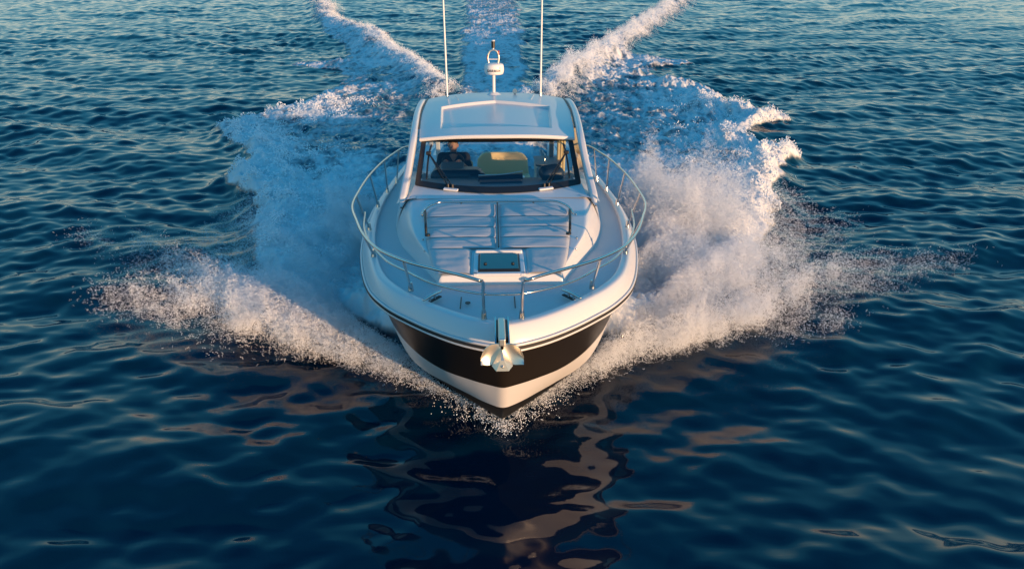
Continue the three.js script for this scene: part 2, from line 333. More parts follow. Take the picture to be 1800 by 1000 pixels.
// cabin trunk under the sun pad
const trunkTop = (s) => 0.08 + 0.09 * s;
const trunkHalf = curve([[1.1, 0.58], [1.19, 0.62], [1.64, 0.8], [2.3, 1.045], [3.0, 1.15], [3.4, 1.19], [3.9, 1.22]]);
const trunkBase = curve([[1.1, 0.62], [1.27, 0.66], [1.95, 0.92], [2.7, 1.2], [3.55, 1.37], [3.9, 1.40]]);
{
  const xr = 0.265, za = 1.13, zb = 1.70;                // hatch recess
  const fn = (u, v) => {
    const s0 = 1.20 + 2.5 * v, w = 2 * u - 1, a = Math.abs(w);
    let s = s0, x, y; const xt = trunkHalf(s), xb = trunkBase(s);
    if (a < 0.8) { x = xt * 0.93 * a / 0.8; y = trunkTop(s) + 0.015 * (1 - (a / 0.8) ** 2); }
    else { const t = (a - 0.8) / 0.2, e = Math.sin(t * Math.PI / 2); x = lerp(xt * 0.93, xb, e * 0.5 + t * 0.5); y = lerp(trunkTop(s), deckY(s) - 0.02, 1 - Math.cos(t * Math.PI / 2) * (1 - 0.15 * t)); }
    if (v < 0.02) { const f = v / 0.02; y = lerp(deckY(s) + 0.0, y, Math.sin(f * Math.PI / 2)); s = 1.20 - 0.04 * (1 - f); }
    return [Math.sign(w) * x, y, -s];
  };
  const rows = []; for (let i = 0; i <= 6; i++) rows.push(i / 6 * 0.02); for (let i = 1; i <= 60; i++) rows.push(0.02 + 0.98 * i / 60);
  // leave the hatch opening out and wall it
  part('cabin_trunk', sheet((u, v) => fn(u, rows[Math.round(v * (rows.length - 1))]), 120, rows.length - 1, true), M.gel, yacht, 'white raised trunk cabin top');
  // hatch surround standing on the trunk, lower than the cushions
  const hy = (s, d = 0) => trunkTop(s) + 0.012 + d;
  const tilt = Math.atan(0.09);
  const hs = new THREE.Group(); hs.name = 'deck_hatch'; hs.position.set(-0.02, hy(1.38), -1.385); hs.rotation.x = tilt; yacht.add(hs);
  for (const [w, d, x, z] of [[0.05, 0.5, -0.235, 0], [0.05, 0.5, 0.235, 0]]) part('hatch_frame', rbox(w, 0.03, d, x, 0.01, z, 0.01), M.gel, hs);
  part('hatch_frame', rbox(0.52, 0.03, 0.05, 0, 0.01, 0.22, 0.01), M.gel, hs);
  part('hatch_frame', rbox(0.5, 0.05, 0.1, 0, 0.02, -0.275, 0.02, -0.3), M.gel, hs);
  part('hatch_rim', rbox(0.425, 0.03, 0.385, 0, 0.018, -0.012, 0.012), M.black, hs);
  part('hatch_pane', rbox(0.39, 0.012, 0.35, 0, 0.034, -0.012, 0.005), M.hatchGlass, hs);
  for (const x of [-0.14, 0.14]) part('hatch_latch', new THREE.CylinderGeometry(0.016, 0.018, 0.014, 14).translate(x, 0.046, 0.05), M.black, hs);
}
// sun pad: two rows of five cushions
const padEdge = curve([[1.1, 0.6], [1.2, 0.64], [1.64, 0.735], [2.18, 0.81], [2.79, 0.86], [2.95, 0.80], [3.06, 0.62]]);
{
  const rows = [[1.17, 1.745], [1.755, 2.035], [2.045, 2.325], [2.335, 2.635], [2.645, 3.05]];
  const r = rng(3);
  for (const sd of [-1, 1]) rows.forEach(([a, b], k) => {
    const x0 = k === 0 ? 0.285 : 0.012, seed = r() * 50;
    const top = (u, v) => {
      const s = lerp(a, b, v), x1 = padEdge(s), x = lerp(x0, x1, u);
      const eu = 1 - Math.pow(Math.abs(2 * u - 1), 6), ev = 1 - Math.pow(Math.abs(2 * v - 1), 3.2);
      const puff = 0.036 * Math.pow(Math.max(0, eu), 0.5) * (0.68 + 0.32 * Math.pow(Math.max(0, ev), 0.6));
      const pull = 0.006 * noise(x * 4 + seed, s * 9) * ev + 0.0025 * noise(x * 3 - seed, s * 24) * eu;
      return [sd * (x - 0.02 * 0) - 0.02, trunkTop(s) + 0.012 + puff + pull * eu, -s];
    };
    part('cushion', sheet(top, 36, 18, sd > 0), M.vinyl, yacht);
  });
  const pipe = []; for (let i = -20; i <= 20; i++) { const t = i / 20, s = 3.085 - 0.0 * t; let p; if (Math.abs(t) < 0.62) p = [t / 0.62 * 0.66, 3.09]; else { const k = (Math.abs(t) - 0.62) / 0.38; p = [Math.sign(t) * lerp(0.66, 0.9, Math.sin(k * Math.PI / 2)), 3.09 - 0.42 * (1 - Math.cos(k * Math.PI / 2))]; } pipe.push(V(p[0] - 0.02, trunkTop(p[1]) + 0.05, -p[1])); }
  part('pad_rail', tube(pipe, 0.014, 90, 8), M.steel, yacht, 'bent rail behind the sun pad');
  for (const x of [-0.45, 0.0, 0.45]) part('pad_rail_foot', rod([x - 0.02, trunkTop(3.09), -3.09], [x - 0.02, trunkTop(3.09) + 0.05, -3.09], 0.012), M.steel, yacht);
  part('pad_seam', tube([[-0.02, trunkTop(1.75) + 0.045, -1.75], [-0.02, trunkTop(2.4) + 0.045, -2.4], [-0.02, trunkTop(3.05) + 0.045, -3.05]], 0.009, 40, 6), M.navy, yacht, 'dark seam between the two pad halves');
  for (const sd of [-1, 1]) {
    const pts = [[2.13, 0.02], [2.16, 0.085], [2.3, 0.1], [2.5, 0.1], [2.62, 0.085], [2.66, 0.02]].map(([s, h]) => V(sd * (padEdge(s) + 0.0) - 0.02, trunkTop(s) + 0.03 + h, -s));
    part('grab_handle', tube(pts, 0.015, 40, 8), M.black, yacht, 'black grab handle beside the sun pad');
    part('cup_holder', new THREE.CylinderGeometry(0.03, 0.03, 0.02, 18).translate(sd * 0.78 - 0.02, trunkTop(2.05) + 0.07, -2.03), M.black, yacht);
    for (const s of [1.35, 1.75, 2.05, 2.75]) part('snap_stud', new THREE.SphereGeometry(0.012, 8, 6).translate(sd * (padEdge(s) + 0.06), trunkTop(s) + 0.012, -s), M.steel, yacht);
  }
}
// windscreen
const G = (u, v, off = 0) => { const w = 2 * u - 1; return [lerp(1.1, 1.06, v) * w, lerp(0.425 + 0.02 * w * w, 0.925 - 0.02 * w * w, v) + off * 0.9, lerp(-3.43 - 0.36 * w * w, -4.47 - 0.14 * w * w, v) + off * 0.43]; };
{
  part('windscreen', sheet((u, v) => G(u, v), 40, 16, false), M.glass, yacht, 'clear curved front windscreen');
  const strip = (f, n) => sheet(f, n, 3);
  const edge = (pts, w) => { const c = new THREE.CatmullRomCurve3(pts.map((p) => V(...p))); const sh = new THREE.Shape(); sh.moveTo(-w, -0.012); sh.lineTo(w, -0.012); sh.lineTo(w, 0.012); sh.lineTo(-w, 0.012); return tube(pts, w, 60, 8); };
  const row = (v, off) => Array.from({ length: 21 }, (_, i) => G(i / 20, v, off));
  const band = (v0, v1) => mergeGeometries([sheet((u, t) => G(u, lerp(v0, v1, t), 0.012), 40, 3), sheet((u, t) => G(u, lerp(v0, v1, t), -0.012), 40, 3, true)]);
  part('windscreen_frame', band(-0.02, 0.095), M.black, yacht);
  part('windscreen_frame', band(0.945, 1.02), M.black, yacht);
  for (const [a, b] of [[-0.005, 0.026], [0.974, 1.005]]) part('windscreen_frame', mergeGeometries([sheet((u, t) => G(lerp(a, b, u), t, 0.0125), 3, 20), sheet((u, t) => G(lerp(a, b, u), t, -0.0125), 3, 20, true)]), M.black, yacht);
}
// wipers
for (const sd of [-1, 1]) {
  const w = new THREE.Group(); w.name = sd < 0 ? 'wiper' : 'wiper_001'; yacht.add(w);
  const un = (x, v) => clamp(0.5 + x / (2 * lerp(1.1, 1.06, v)), 0, 1), on = (x, v, off) => G(un(x, v), v, off);
  const piv = on(sd * 0.66, 0.05, 0.03), elb = on(sd * 0.95, 0.63, 0.045), piv2 = on(sd * 0.60, 0.05, 0.03), e2 = on(sd * 0.93, 0.6, 0.045);
  part('wiper_arm', rod(piv, elb, 0.009), M.black, w); part('wiper_arm', rod(piv2, e2, 0.008), M.black, w);
  part('wiper_blade', tube([on(sd * 0.955, 0.14, 0.022), on(sd * 0.955, 0.4, 0.026), on(sd * 0.945, 0.65, 0.026), on(sd * 0.925, 0.83, 0.022)], 0.013, 24, 6), M.black, w);
  part('wiper_hub', rbox(0.07, 0.05, 0.06, elb[0], elb[1], elb[2], 0.015), M.black, w);
  part('wiper_cover', rbox(0.2, 0.028, 0.055, sd * 0.62, piv[1] - 0.035, piv[2] + 0.06, 0.017, 0.2, sd * 0.25), M.gel, w);
  for (const p of [piv, piv2]) part('wiper_pivot', new THREE.CylinderGeometry(0.018, 0.022, 0.05, 12).translate(p[0], p[1], p[2]), M.black, w);
}
// hardtop
const roofHalf = curve([[4.4, 1.08], [5.2, 1.14], [6.4, 1.19], [7.3, 1.19], [7.7, 1.12]]);
const roofC = curve([[4.4, 0.985], [5.2, 1.075], [6.2, 1.14], [7.1, 1.175], [7.7, 1.165]]);
{
  const rearS = (w) => 7.62 - 0.28 * Math.pow(Math.abs(w), 3), frontS = (w) => 4.42 + 0.12 * w * w;
  const inPanel = (x, s) => { const l = Math.abs(x + 0.01), e = lerp(0.80, 0.885, (s - 4.83) / 1.5), back = 6.62 - 0.33 * l / 0.88; return Math.min((e - l), (s - 4.83), (back - s)); };
  const top = (u, v) => { const w = 2 * u - 1, s = lerp(frontS(w), rearS(w), v), x = w * roofHalf(s); let y = roofC(s) - 0.075 * Math.pow(Math.abs(w), 2.6); y -= 0.045 * sstep(0, 0.02, inPanel(x, s)); return [x, y, -s]; };
  const g1 = sheet(top, 220, 260, true), under = sheet((u, v) => { const p = top(u, v), w = 2 * u - 1; return [p[0], roofC(-p[2]) - 0.075 * Math.pow(Math.abs(w), 2.6) - 0.05, p[2]]; }, 40, 40);
  const rim = (f) => sheet((u, v) => { const p = f(u), b = Math.sin(v * Math.PI) * 0.012; return [p[0] * (1 + b * 0.6), lerp(p[1], p[1] - 0.05, v), p[2] + (f === front ? b : 0)]; }, 60, 6);
  const front = (u) => top(u, 0), back = (u) => top(1 - u, 1), left = (u) => top(0, 1 - u), right = (u) => top(1, u);
  part('roof', mergeGeometries([g1, rim(front), rim(back), rim(left), rim(right)]), M.gel, yacht, 'white hardtop roof with recessed sunroof panel');
  part('headliner', under, M.grey, yacht);
  for (const sd of [-1, 1]) part('roof_seam', tube([5.0, 5.8, 6.6, 7.35].map((s) => V(sd * (roofHalf(s) + 0.018), roofC(s) - 0.072, -s)), 0.012, 40, 6), M.black, yacht);
  for (const sd of [-1, 1]) part('roof_line', rod([sd * 0.62 - 0.02, roofC(6.75) - 0.008, -6.75], [sd * 0.70 - 0.02, roofC(7.35) - 0.012, -7.35], 0.006), M.gel, yacht);
  // swept side frames
  for (const sd of [-1, 1]) {
    const path = [[1.235, 0.30, -3.22], [1.225, 0.40, -3.42], [1.2, 0.62, -3.92], [1.175, 0.9, -4.42], [1.21, 1.0, -5.1], [1.265, 1.055, -6.2], [1.265, 1.06, -7.1], [1.24, 0.9, -7.85], [1.28, 0.4, -8.4], [1.32, 0.0, -8.8]].map((p) => V(sd * p[0], p[1], p[2]));
    const c = new THREE.CatmullRomCurve3(path, false, 'centripetal');
    const fr = sheet((u, v) => { const p = c.getPoint(v), t = c.getTangent(v), n = V(sd, 0, 0), b = V().crossVectors ? new THREE.Vector3().crossVectors(t, n).normalize() : n; const a = u * Math.PI * 2, ca = Math.cos(a), sa = Math.sin(a), k = 1 / Math.pow(Math.pow(Math.abs(ca), 4) + Math.pow(Math.abs(sa), 4), 0.25); const tp = 0.25 + 0.75 * sstep(0, 0.09, v); return [p.x + 0.046 * ca * k * tp, p.y + b.y * 0.06 * sa * k * tp, p.z + b.z * 0.06 * sa * k * tp]; }, 24, 90, sd > 0);
    part('roof_frame', fr, M.gel, yacht, 'white swept frame carrying the hardtop');
    part('side_window', sheet((u, v) => { const p = c.getPoint(lerp(0.2, 0.66, u)); const s = -p.z; return [sd * lerp(Math.abs(p.x) - 0.01, 1.3, v), lerp(p.y, Math.min(p.y, coamTop(s) - 0.01), v), p.z]; }, 30, 6), M.tint, yacht);
  }
}
// cabin sides and cockpit
function coamTop(s) { return curve([[3.3, 0.36], [4.5, 0.34], [6, 0.1], [7, -0.16], [8, -0.29], [9.5, -0.33], [10.8, -0.36]])(s); }
{
  const xb = curve([[3.3, 1.34], [3.6, 1.38], [5, 1.5], [7, 1.55], [10.8, 1.5]]), xt = curve([[3.3, 1.19], [3.6, 1.21], [4.5, 1.27], [6, 1.32], [8, 1.34], [10.8, 1.34]]);
  for (const sd of [-1, 1]) {
    const prof = (s) => [[xb(s), deckY(s) - 0.02], [lerp(xb(s), xt(s), 0.45), lerp(deckY(s), coamTop(s), 0.55)], [xt(s) + 0.02, coamTop(s) - 0.03], [xt(s) - 0.01, coamTop(s)], [xt(s) - 0.09, coamTop(s)], [xt(s) - 0.12, coamTop(s) - 0.03], [xt(s) - 0.13, -0.4], [xt(s) - 0.14, -0.88]];
    part('cabin_side', sheet((u, v) => { const s = lerp(3.32, 10.8, v), P = prof(s), t = u * (P.length - 1), i = Math.min(P.length - 2, Math.floor(t)), f = t - i; return [sd * lerp(P[i][0], P[i + 1][0], f), lerp(P[i][1], P[i + 1][1], f), -s]; }, 28, 70, sd > 0), M.gel, yacht);
  }
  part('cockpit_floor', rbox(2.5, 0.04, 7.2, 0, -0.88, -7.3, 0.01), M.grey, yacht);
  part('dashboard', sheet((u, v) => { const w = 2 * u - 1, s = lerp(3.46 + 0.36 * w * w, 4.85, v); return [1.14 * w, lerp(0.395, 0.27, v) + 0.02 * Math.sin(v * 3.1), -s]; }, 30, 14, true), M.grey, yacht);
  part('bulkhead', rbox(2.3, 1.15, 0.05, 0, -0.3, -4.83, 0.01), M.grey, yacht);
  part('scuttle', sheet((u, v) => { const w = 2 * u - 1, s = lerp(3.3, 3.45 + 0.36 * w * w, v); return [lerp(1.14, 1.12, v) * w, lerp(trunkTop(3.3) + 0.014, 0.425 + 0.02 * w * w, v), -s]; }, 40, 8, true), M.gel, yacht);
  for (const sd of [-1, 1]) part('scuttle_corner', sheet((u, v) => { const a = lerp(1.05, 1.3, u), s = lerp(3.3, 4.2, v); return [sd * a, lerp(0.40, 0.33, u * u) + 0.03 * v, -s]; }, 8, 10, sd > 0), M.gel, yacht);
  // helm
  const helm = new THREE.Group(); helm.name = 'helm_console'; yacht.add(helm);
  part('console_body', rbox(0.78, 0.62, 0.62, -0.62, 0.03, -5.2, 0.1, -0.12), M.navy, helm);
  part('instrument_hood', rbox(0.36, 0.06, 0.26, -0.69, 0.34, -5.28, 0.025, 0.3), M.grey, helm);
  part('hood_edge', tube([[-0.87, 0.345, -5.17], [-0.69, 0.325, -5.13], [-0.51, 0.345, -5.17]], 0.008, 20, 6), M.gel, helm);
  part('console_wing', rbox(0.3, 0.42, 0.5, -0.33, 0.1, -5.1, 0.08, -0.1, 0.15), M.navy, helm);
  const wheel = new THREE.TorusGeometry(0.17, 0.014, 8, 32); wheel.rotateX(-0.7); wheel.translate(-0.70, 0.33, -5.66);
  part('steering_wheel', wheel, M.black, helm);
  part('wheel_spoke', rod([-0.87, 0.33, -5.66], [-0.53, 0.33, -5.66], 0.012), M.steel, helm);
  part('wheel_column', rod([-0.7, 0.33, -5.66], [-0.7, 0.22, -5.42], 0.03), M.black, helm);
  const seat = new THREE.Group(); seat.name = 'helm_seat'; yacht.add(seat);
  part('seat_base', rbox(0.62, 0.14, 0.5, -0.72, -0.34, -6.28, 0.06), M.cream, seat);
  part('seat_back', rbox(0.62, 0.46, 0.13, -0.72, -0.06, -6.56, 0.06, 0.12), M.cream, seat);
  part('seat_pedestal', rbox(0.5, 0.46, 0.4, -0.72, -0.64, -6.28, 0.03), M.gel, seat);
  const sofa = new THREE.Group(); sofa.name = 'cockpit_sofa'; yacht.add(sofa);
  const backShape = new THREE.Shape(); backShape.moveTo(-0.5, 0); backShape.lineTo(0.5, 0); backShape.lineTo(0.47, 0.3); backShape.quadraticCurveTo(0.4, 0.42, 0.28, 0.42); backShape.lineTo(-0.28, 0.42); backShape.quadraticCurveTo(-0.4, 0.42, -0.47, 0.3); backShape.lineTo(-0.5, 0);
  const bk = new THREE.ExtrudeGeometry(backShape, { depth: 0.14, bevelEnabled: true, bevelSize: 0.03, bevelThickness: 0.03, bevelSegments: 3, curveSegments: 10 }); bk.rotateX(-0.15); bk.translate(0.13, -0.56, -8.55);
  part('sofa_back', bk, M.cream, sofa, 'cream sofa back catching the sun');
  part('sofa_seat', rbox(1.1, 0.16, 0.5, 0.13, -0.58, -8.15, 0.06), M.cream, sofa);
  part('sofa_base', rbox(1.06, 0.24, 0.46, 0.13, -0.77, -8.15, 0.02), M.gel, sofa);
  part('table', rbox(0.62, 0.04, 0.42, 0.22, -0.36, -7.3, 0.018), M.gel, yacht); part('table_leg', rod([0.22, -0.86, -7.3], [0.22, -0.38, -7.3], 0.04), M.steel, yacht);
  const cab = new THREE.Group(); cab.name = 'galley_cabinet'; yacht.add(cab);
  part('cabinet_body', rbox(0.42, 0.9, 0.7, 0.9, -0.40, -6.9, 0.03), M.gel, cab); part('cabinet_top', rbox(0.45, 0.03, 0.73, 0.9, 0.07, -6.9, 0.012), M.grey, cab); part('faucet', tube([[0.85, 0.08, -6.8], [0.85, 0.2, -6.8], [0.85, 0.21, -6.7], [0.85, 0.17, -6.66]], 0.01, 20, 6), M.steel, cab);
  part('aft_post', rbox(0.08, 1.3, 0.14, 1.0, 0.42, -7.2, 0.02), M.grey, yacht); part('aft_post', rbox(0.08, 1.3, 0.16, -1.08, 0.42, -7.55, 0.02), M.gel, yacht);
  for (const x of [1.1, 1.15, 1.2]) part('curtain_fold', rod([x, -0.2, -6.95], [x, 0.98, -6.9], 0.028), M.cream, yacht);
  // folded dark covers on the dash
  part('dash_cover', sheet((u, v) => { const x = lerp(-0.28, 0.36, u); return [x, 0.315 + 0.05 * Math.sin(v * Math.PI) + 0.03 * u, lerp(-4.72 + 0.0 * u, -4.42, v) - 0.05 * u]; }, 20, 8, true), M.navy, yacht, 'dark cover folded on the dashboard');
  part('dash_cover', rbox(0.6, 0.05, 0.16, 0.04, 0.345, -4.3, 0.02, 0, 0.08), M.navy, yacht);
  part('dash_cover_edge', tube([[-0.27, 0.40, -4.5], [0.05, 0.40, -4.53], [0.36, 0.43, -4.6]], 0.008, 20, 6), M.gel, yacht);
  part('seat_cover', rbox(0.34, 0.2, 0.3, 0.78, 0.4, -4.6, 0.09, 0.2, 0.3), M.navy, yacht, 'dark bundle on the dashboard corner');
}
// bow rails
{
  const U = [[0.165, 0.17, -0.24], [0.165, 0.45, -0.1], [0.165, 0.66, 0.13], [0.19, 0.715, 0.235], [0.29, 0.73, 0.19], [0.54, 0.72, 0.0], [0.81, 0.71, -0.22], [1.1, 0.69, -0.59], [1.31, 0.67, -1.06], [1.47, 0.65, -1.58], [1.63, 0.62, -2.2], [1.70, 0.585, -3.0], [1.735, 0.53, -4.2], [1.67, 0.47, -5.55], [1.51, 0.43, -6.45], [1.4, 0.3, -6.8]];
  for (const sd of [-1, 1]) part('bow_rail', tube(U.map((p) => V(sd * p[0], p[1], p[2])), 0.0138, 220, 10), M.steel, yacht);
  const Lw = [[0, 0.45, -0.1], [0.16, 0.445, -0.12], [0.4, 0.44, -0.24], [0.65, 0.43, -0.44], [0.87, 0.415, -0.73], [1.1, 0.4, -1.05], [1.33, 0.385, -1.56], [1.52, 0.36, -2.2], [1.63, 0.34, -2.9]];
  part('mid_rail', tube([...Lw.slice(1).reverse().map((p) => V(-p[0], p[1], p[2])), ...Lw.map((p) => V(...p))], 0.0108, 200, 8), M.steel, yacht);
  const posts = [[[0.88, 0.13, -0.97], [0.83, 0.70, -0.245]], [[1.42, 0.075, -2.1], [1.47, 0.645, -1.58]], [[1.65, 0.03, -3.2], [1.68, 0.60, -2.7]], [[1.725, -0.02, -4.4], [1.735, 0.53, -4.0]], [[1.73, -0.07, -5.38], [1.70, 0.49, -5.1]], [[1.68, -0.1, -6.1], [1.6, 0.45, -6.0]]];
  for (const sd of [-1, 1]) for (const [a, b] of posts) {
    const st = part('stanchion', rod([sd * a[0], a[1], a[2]], [sd * b[0], b[1], b[2]], 0.0125), M.steel, yacht);
    part('stanchion_foot', new THREE.CylinderGeometry(0.018, 0.03, 0.09, 14).translate(sd * a[0], a[1] + 0.04, a[2] + 0.015), M.steel, st);
  }
  for (const sd of [-1, 1]) part('stanchion_foot', new THREE.CylinderGeometry(0.019, 0.03, 0.1, 14).translate(sd * 0.165, 0.2, -0.225), M.steel, yacht);
}
// deck fittings at the bow
for (const sd of [-1, 1]) {
  const c = new THREE.Group(); c.name = sd < 0 ? 'cleat' : 'cleat_001'; c.position.set(sd * 0.655, 0.112, -0.74); c.rotation.y = sd * 0.62; yacht.add(c);
  part('cleat_plate', rbox(0.04, 0.012, 0.24, 0, 0.006, 0, 0.006), M.rubber, c);
  part('cleat_horn', tube([[0, 0.055, -0.12], [0, 0.062, 0], [0, 0.055, 0.12]], 0.015, 16, 8), M.steel, c);
  for (const z of [-0.035, 0.035]) part('cleat_post', rod([0, 0, z], [0, 0.06, z], 0.013), M.steel, c);
  part('locker_seam', rbox(0.012, 0.006, 0.26, sd < 0 ? -0.385 : 0.118, 0.125, -0.66, 0.002), M.black, yacht);
}
part('deck_drain', new THREE.CylinderGeometry(0.025, 0.025, 0.008, 16).translate(-0.32, 0.124, -0.66), M.black, yacht);
{
  const r = new THREE.Group(); r.name = 'anchor_roller'; yacht.add(r);
  for (const sd of [-1, 1]) {
    const sh = new THREE.Shape(); sh.moveTo(-0.24, 0.1); sh.lineTo(-0.18, 0.2); sh.lineTo(0.08, 0.185); sh.quadraticCurveTo(0.24, 0.17, 0.24, 0.1); sh.quadraticCurveTo(0.2, 0.04, 0.05, 0.05); sh.lineTo(-0.24, 0.1);
    const g = new THREE.ExtrudeGeometry(sh, { depth: 0.008, bevelEnabled: true, bevelSize: 0.003, bevelThickness: 0.003, bevelSegments: 2 }); g.rotateY(-Math.PI / 2); g.translate(sd * 0.055 - 0.008, 0, 0);
    part('roller_cheek', g, M.steel, r);
  }
  part('roller_bed', rbox(0.098, 0.1, 0.34, -0.012, 0.125, -0.02, 0.01), M.black, r);
  part('roller_wheel', new THREE.CylinderGeometry(0.03, 0.03, 0.09, 18).rotateZ(Math.PI / 2).translate(-0.012, 0.11, 0.19), M.black, r);
}
// portlights in the black band
for (const sd of [-1, 1]) {
  const f = (u, v) => { const a = (u - 0.5) * 2, b = (v - 0.5) * 2; const k = 1 / Math.max(1, Math.pow(Math.pow(Math.abs(a), 4) + Math.pow(Math.abs(b), 4), 0.25)); const q = sd * Math.sqrt(1.66 + a * k * 0.28), t = 0.44 + b * k * 0.22; const p = bulge(railPoint(q, 0.02, -0.05), bandPoint(q), t, -0.03, q); p[0] += sd * 0.01; p[1] -= 0.002; p[2] += 0.006; return p; };
  part('portlight', sheet(f, 20, 14, sd > 0), M.hatchGlass, yacht, 'dark oval hull window in the black band');
}
// mast, radar, aerials
{
  const font = await new FontLoader().loadAsync('fonts/droid/droid_sans_bold.typeface.json');
  const m = new THREE.Group(); m.name = 'radar_mast'; m.position.set(-0.035, 1.165, -7.3); yacht.add(m);
  part('mast_foot', new THREE.CylinderGeometry(0.07, 0.15, 0.05, 24).translate(0, 0.02, 0), M.gel, m);
  part('mast_post', rod([0, 0, 0], [0, 0.36, 0], 0.03), M.gel, m);
  const dome = part('radar_dome', new THREE.LatheGeometry([[0, 0], [0.13, 0], [0.155, 0.012], [0.168, 0.05], [0.172, 0.09], [0.166, 0.15], [0.15, 0.178], [0.1, 0.192], [0, 0.196]].map((p) => new THREE.Vector2(...p)), 40).translate(0.012, 0.345, 0), M.radar, m, 'white round radar dome with grey lettering');
  const tg = new TextGeometry('GARMIN', { font, size: 0.042, depth: 0.004, curveSegments: 4 }); tg.computeBoundingBox();
  const bw = tg.boundingBox.max.x, pos = tg.attributes.position;
  for (let i = 0; i < pos.count; i++) { const x = (pos.getX(i) - bw / 2) * (0.25 / bw), a = (x - 0.012) / 0.172, r = 0.1705 + pos.getZ(i); pos.setXYZ(i, 0.012 + Math.sin(a) * r, 0.345 + 0.055 + pos.getY(i), Math.cos(a) * r); }
  tg.computeVertexNormals(); part('lettering', tg, mat(lin(0.12, 0.1, 0.1), 0.5), dome);
  const tri = new THREE.Shape(); tri.moveTo(-0.012, 0); tri.lineTo(0.012, 0); tri.lineTo(0, 0.02);
  part('emblem', new THREE.ExtrudeGeometry(tri, { depth: 0.006, bevelEnabled: false }).rotateY(0.62).translate(0.012 + Math.sin(0.62) * 0.166, 0.345 + 0.112, Math.cos(0.62) * 0.166), M.navy, dome);
  part('light_arch', tube([[-0.085, 0.54, 0], [-0.095, 0.64, 0], [-0.06, 0.73, 0], [0, 0.755, 0], [0.06, 0.73, 0], [0.095, 0.64, 0], [0.085, 0.54, 0]], 0.017, 40, 8), M.steelSoft, m);
  part('arch_brace', rod([-0.09, 0.6, 0], [0.09, 0.6, 0], 0.008), M.gel, m);
  part('signal_pennant', rbox(0.03, 0.09, 0.03, -0.1, 0.63, 0, 0.012), M.red, m); part('signal_pennant', rbox(0.03, 0.09, 0.03, 0.09, 0.7, 0, 0.012), M.red, m);
  part('masthead_lamp', new THREE.CylinderGeometry(0.034, 0.034, 0.11, 18).translate(0, 0.84, 0), M.black, m); part('lamp_cap', new THREE.CylinderGeometry(0.026, 0.034, 0.02, 18).translate(0, 0.905, 0), M.gel, m); part('lamp_stem', rod([0, 0.75, 0], [0, 0.79, 0], 0.015), M.gel, m);
  for (const [x, lean] of [[-0.855, -0.012], [0.79, 0.006]]) {
    const a = new THREE.Group(); a.name = x < 0 ? 'aerial' : 'aerial_001'; a.position.set(x, 1.10, -7.25); yacht.add(a);
    part('aerial_base', rod([0, -0.02, 0], [0, 0.1, 0], 0.024, 0.018), M.steel, a); part('aerial_whip', rod([0, 0.09, 0], [lean, 2.3, 0], 0.018, 0.012), M.radar, a);
  }
  const h = new THREE.Group(); h.name = 'roof_horn'; h.position.set(0.34, 1.165, -7.35); yacht.add(h);
  part('horn_bell', new THREE.CylinderGeometry(0.045, 0.02, 0.12, 18).rotateX(Math.PI / 2).translate(0, 0.06, 0), M.steel, h); part('horn_foot', rod([0, -0.02, 0], [0, 0.05, -0.02], 0.02), M.black, h);
}

// ---------------------------------------------------------------- anchor on the bow roller
{
  const a = onBoat('claw_anchor', -0.015, 0.115, 0.18, 'polished claw anchor hanging under the bow roller', 'anchor');
  part('shank', rbox(0.06, 0.07, 0.44, 0, 0.075, -0.1, 0.014, -0.04), M.steelSoft, a);
  // two curved wings swept back from a wedge-shaped nose
  for (const sd of [-1, 1]) {
    const yTop = curve([[0, 0.07], [0.4, 0.075], [0.7, 0.06], [0.9, 0.025], [1, -0.02]]), yBot = curve([[0, -0.075], [0.5, -0.1], [1, -0.082]]);
    const f = (u, v, o) => [sd * lerp(0.012, 0.172, u), lerp(yTop(u), yBot(u), v), 0.115 + 0.075 * u * u - 0.01 * u - 0.028 * Math.sin(v * Math.PI) * u + 0.03 * v * (1 - u) + o];
    part('fluke', mergeGeometries([sheet((u, v) => f(u, v, 0), 20, 12), sheet((u, v) => f(u, v, -0.014), 20, 12), sheet((u, v) => f(u, 0, -0.014 * v), 20, 1), sheet((u, v) => f(u, 1, -0.014 * v), 20, 1), sheet((u, v) => f(1, u, -0.014 * v), 12, 1)]), M.steelSoft, a);
  }
  part('nose_wedge', new ConvexGeometry([[0, 0.035, 0.15], [-0.012, 0.035, 0.13], [0.012, 0.035, 0.13], [-0.085, -0.1, 0.16], [0.085, -0.1, 0.16], [-0.05, -0.118, 0.215], [0.05, -0.118, 0.215], [-0.012, -0.03, 0.2], [0.012, -0.03, 0.2], [-0.05, -0.122, 0.15], [0.05, -0.122, 0.15]].map((p) => V(...p))), M.steelSoft, a);
  part('bolt', new THREE.SphereGeometry(0.012, 12, 8).translate(0, -0.078, 0.212), M.steel, a);
}

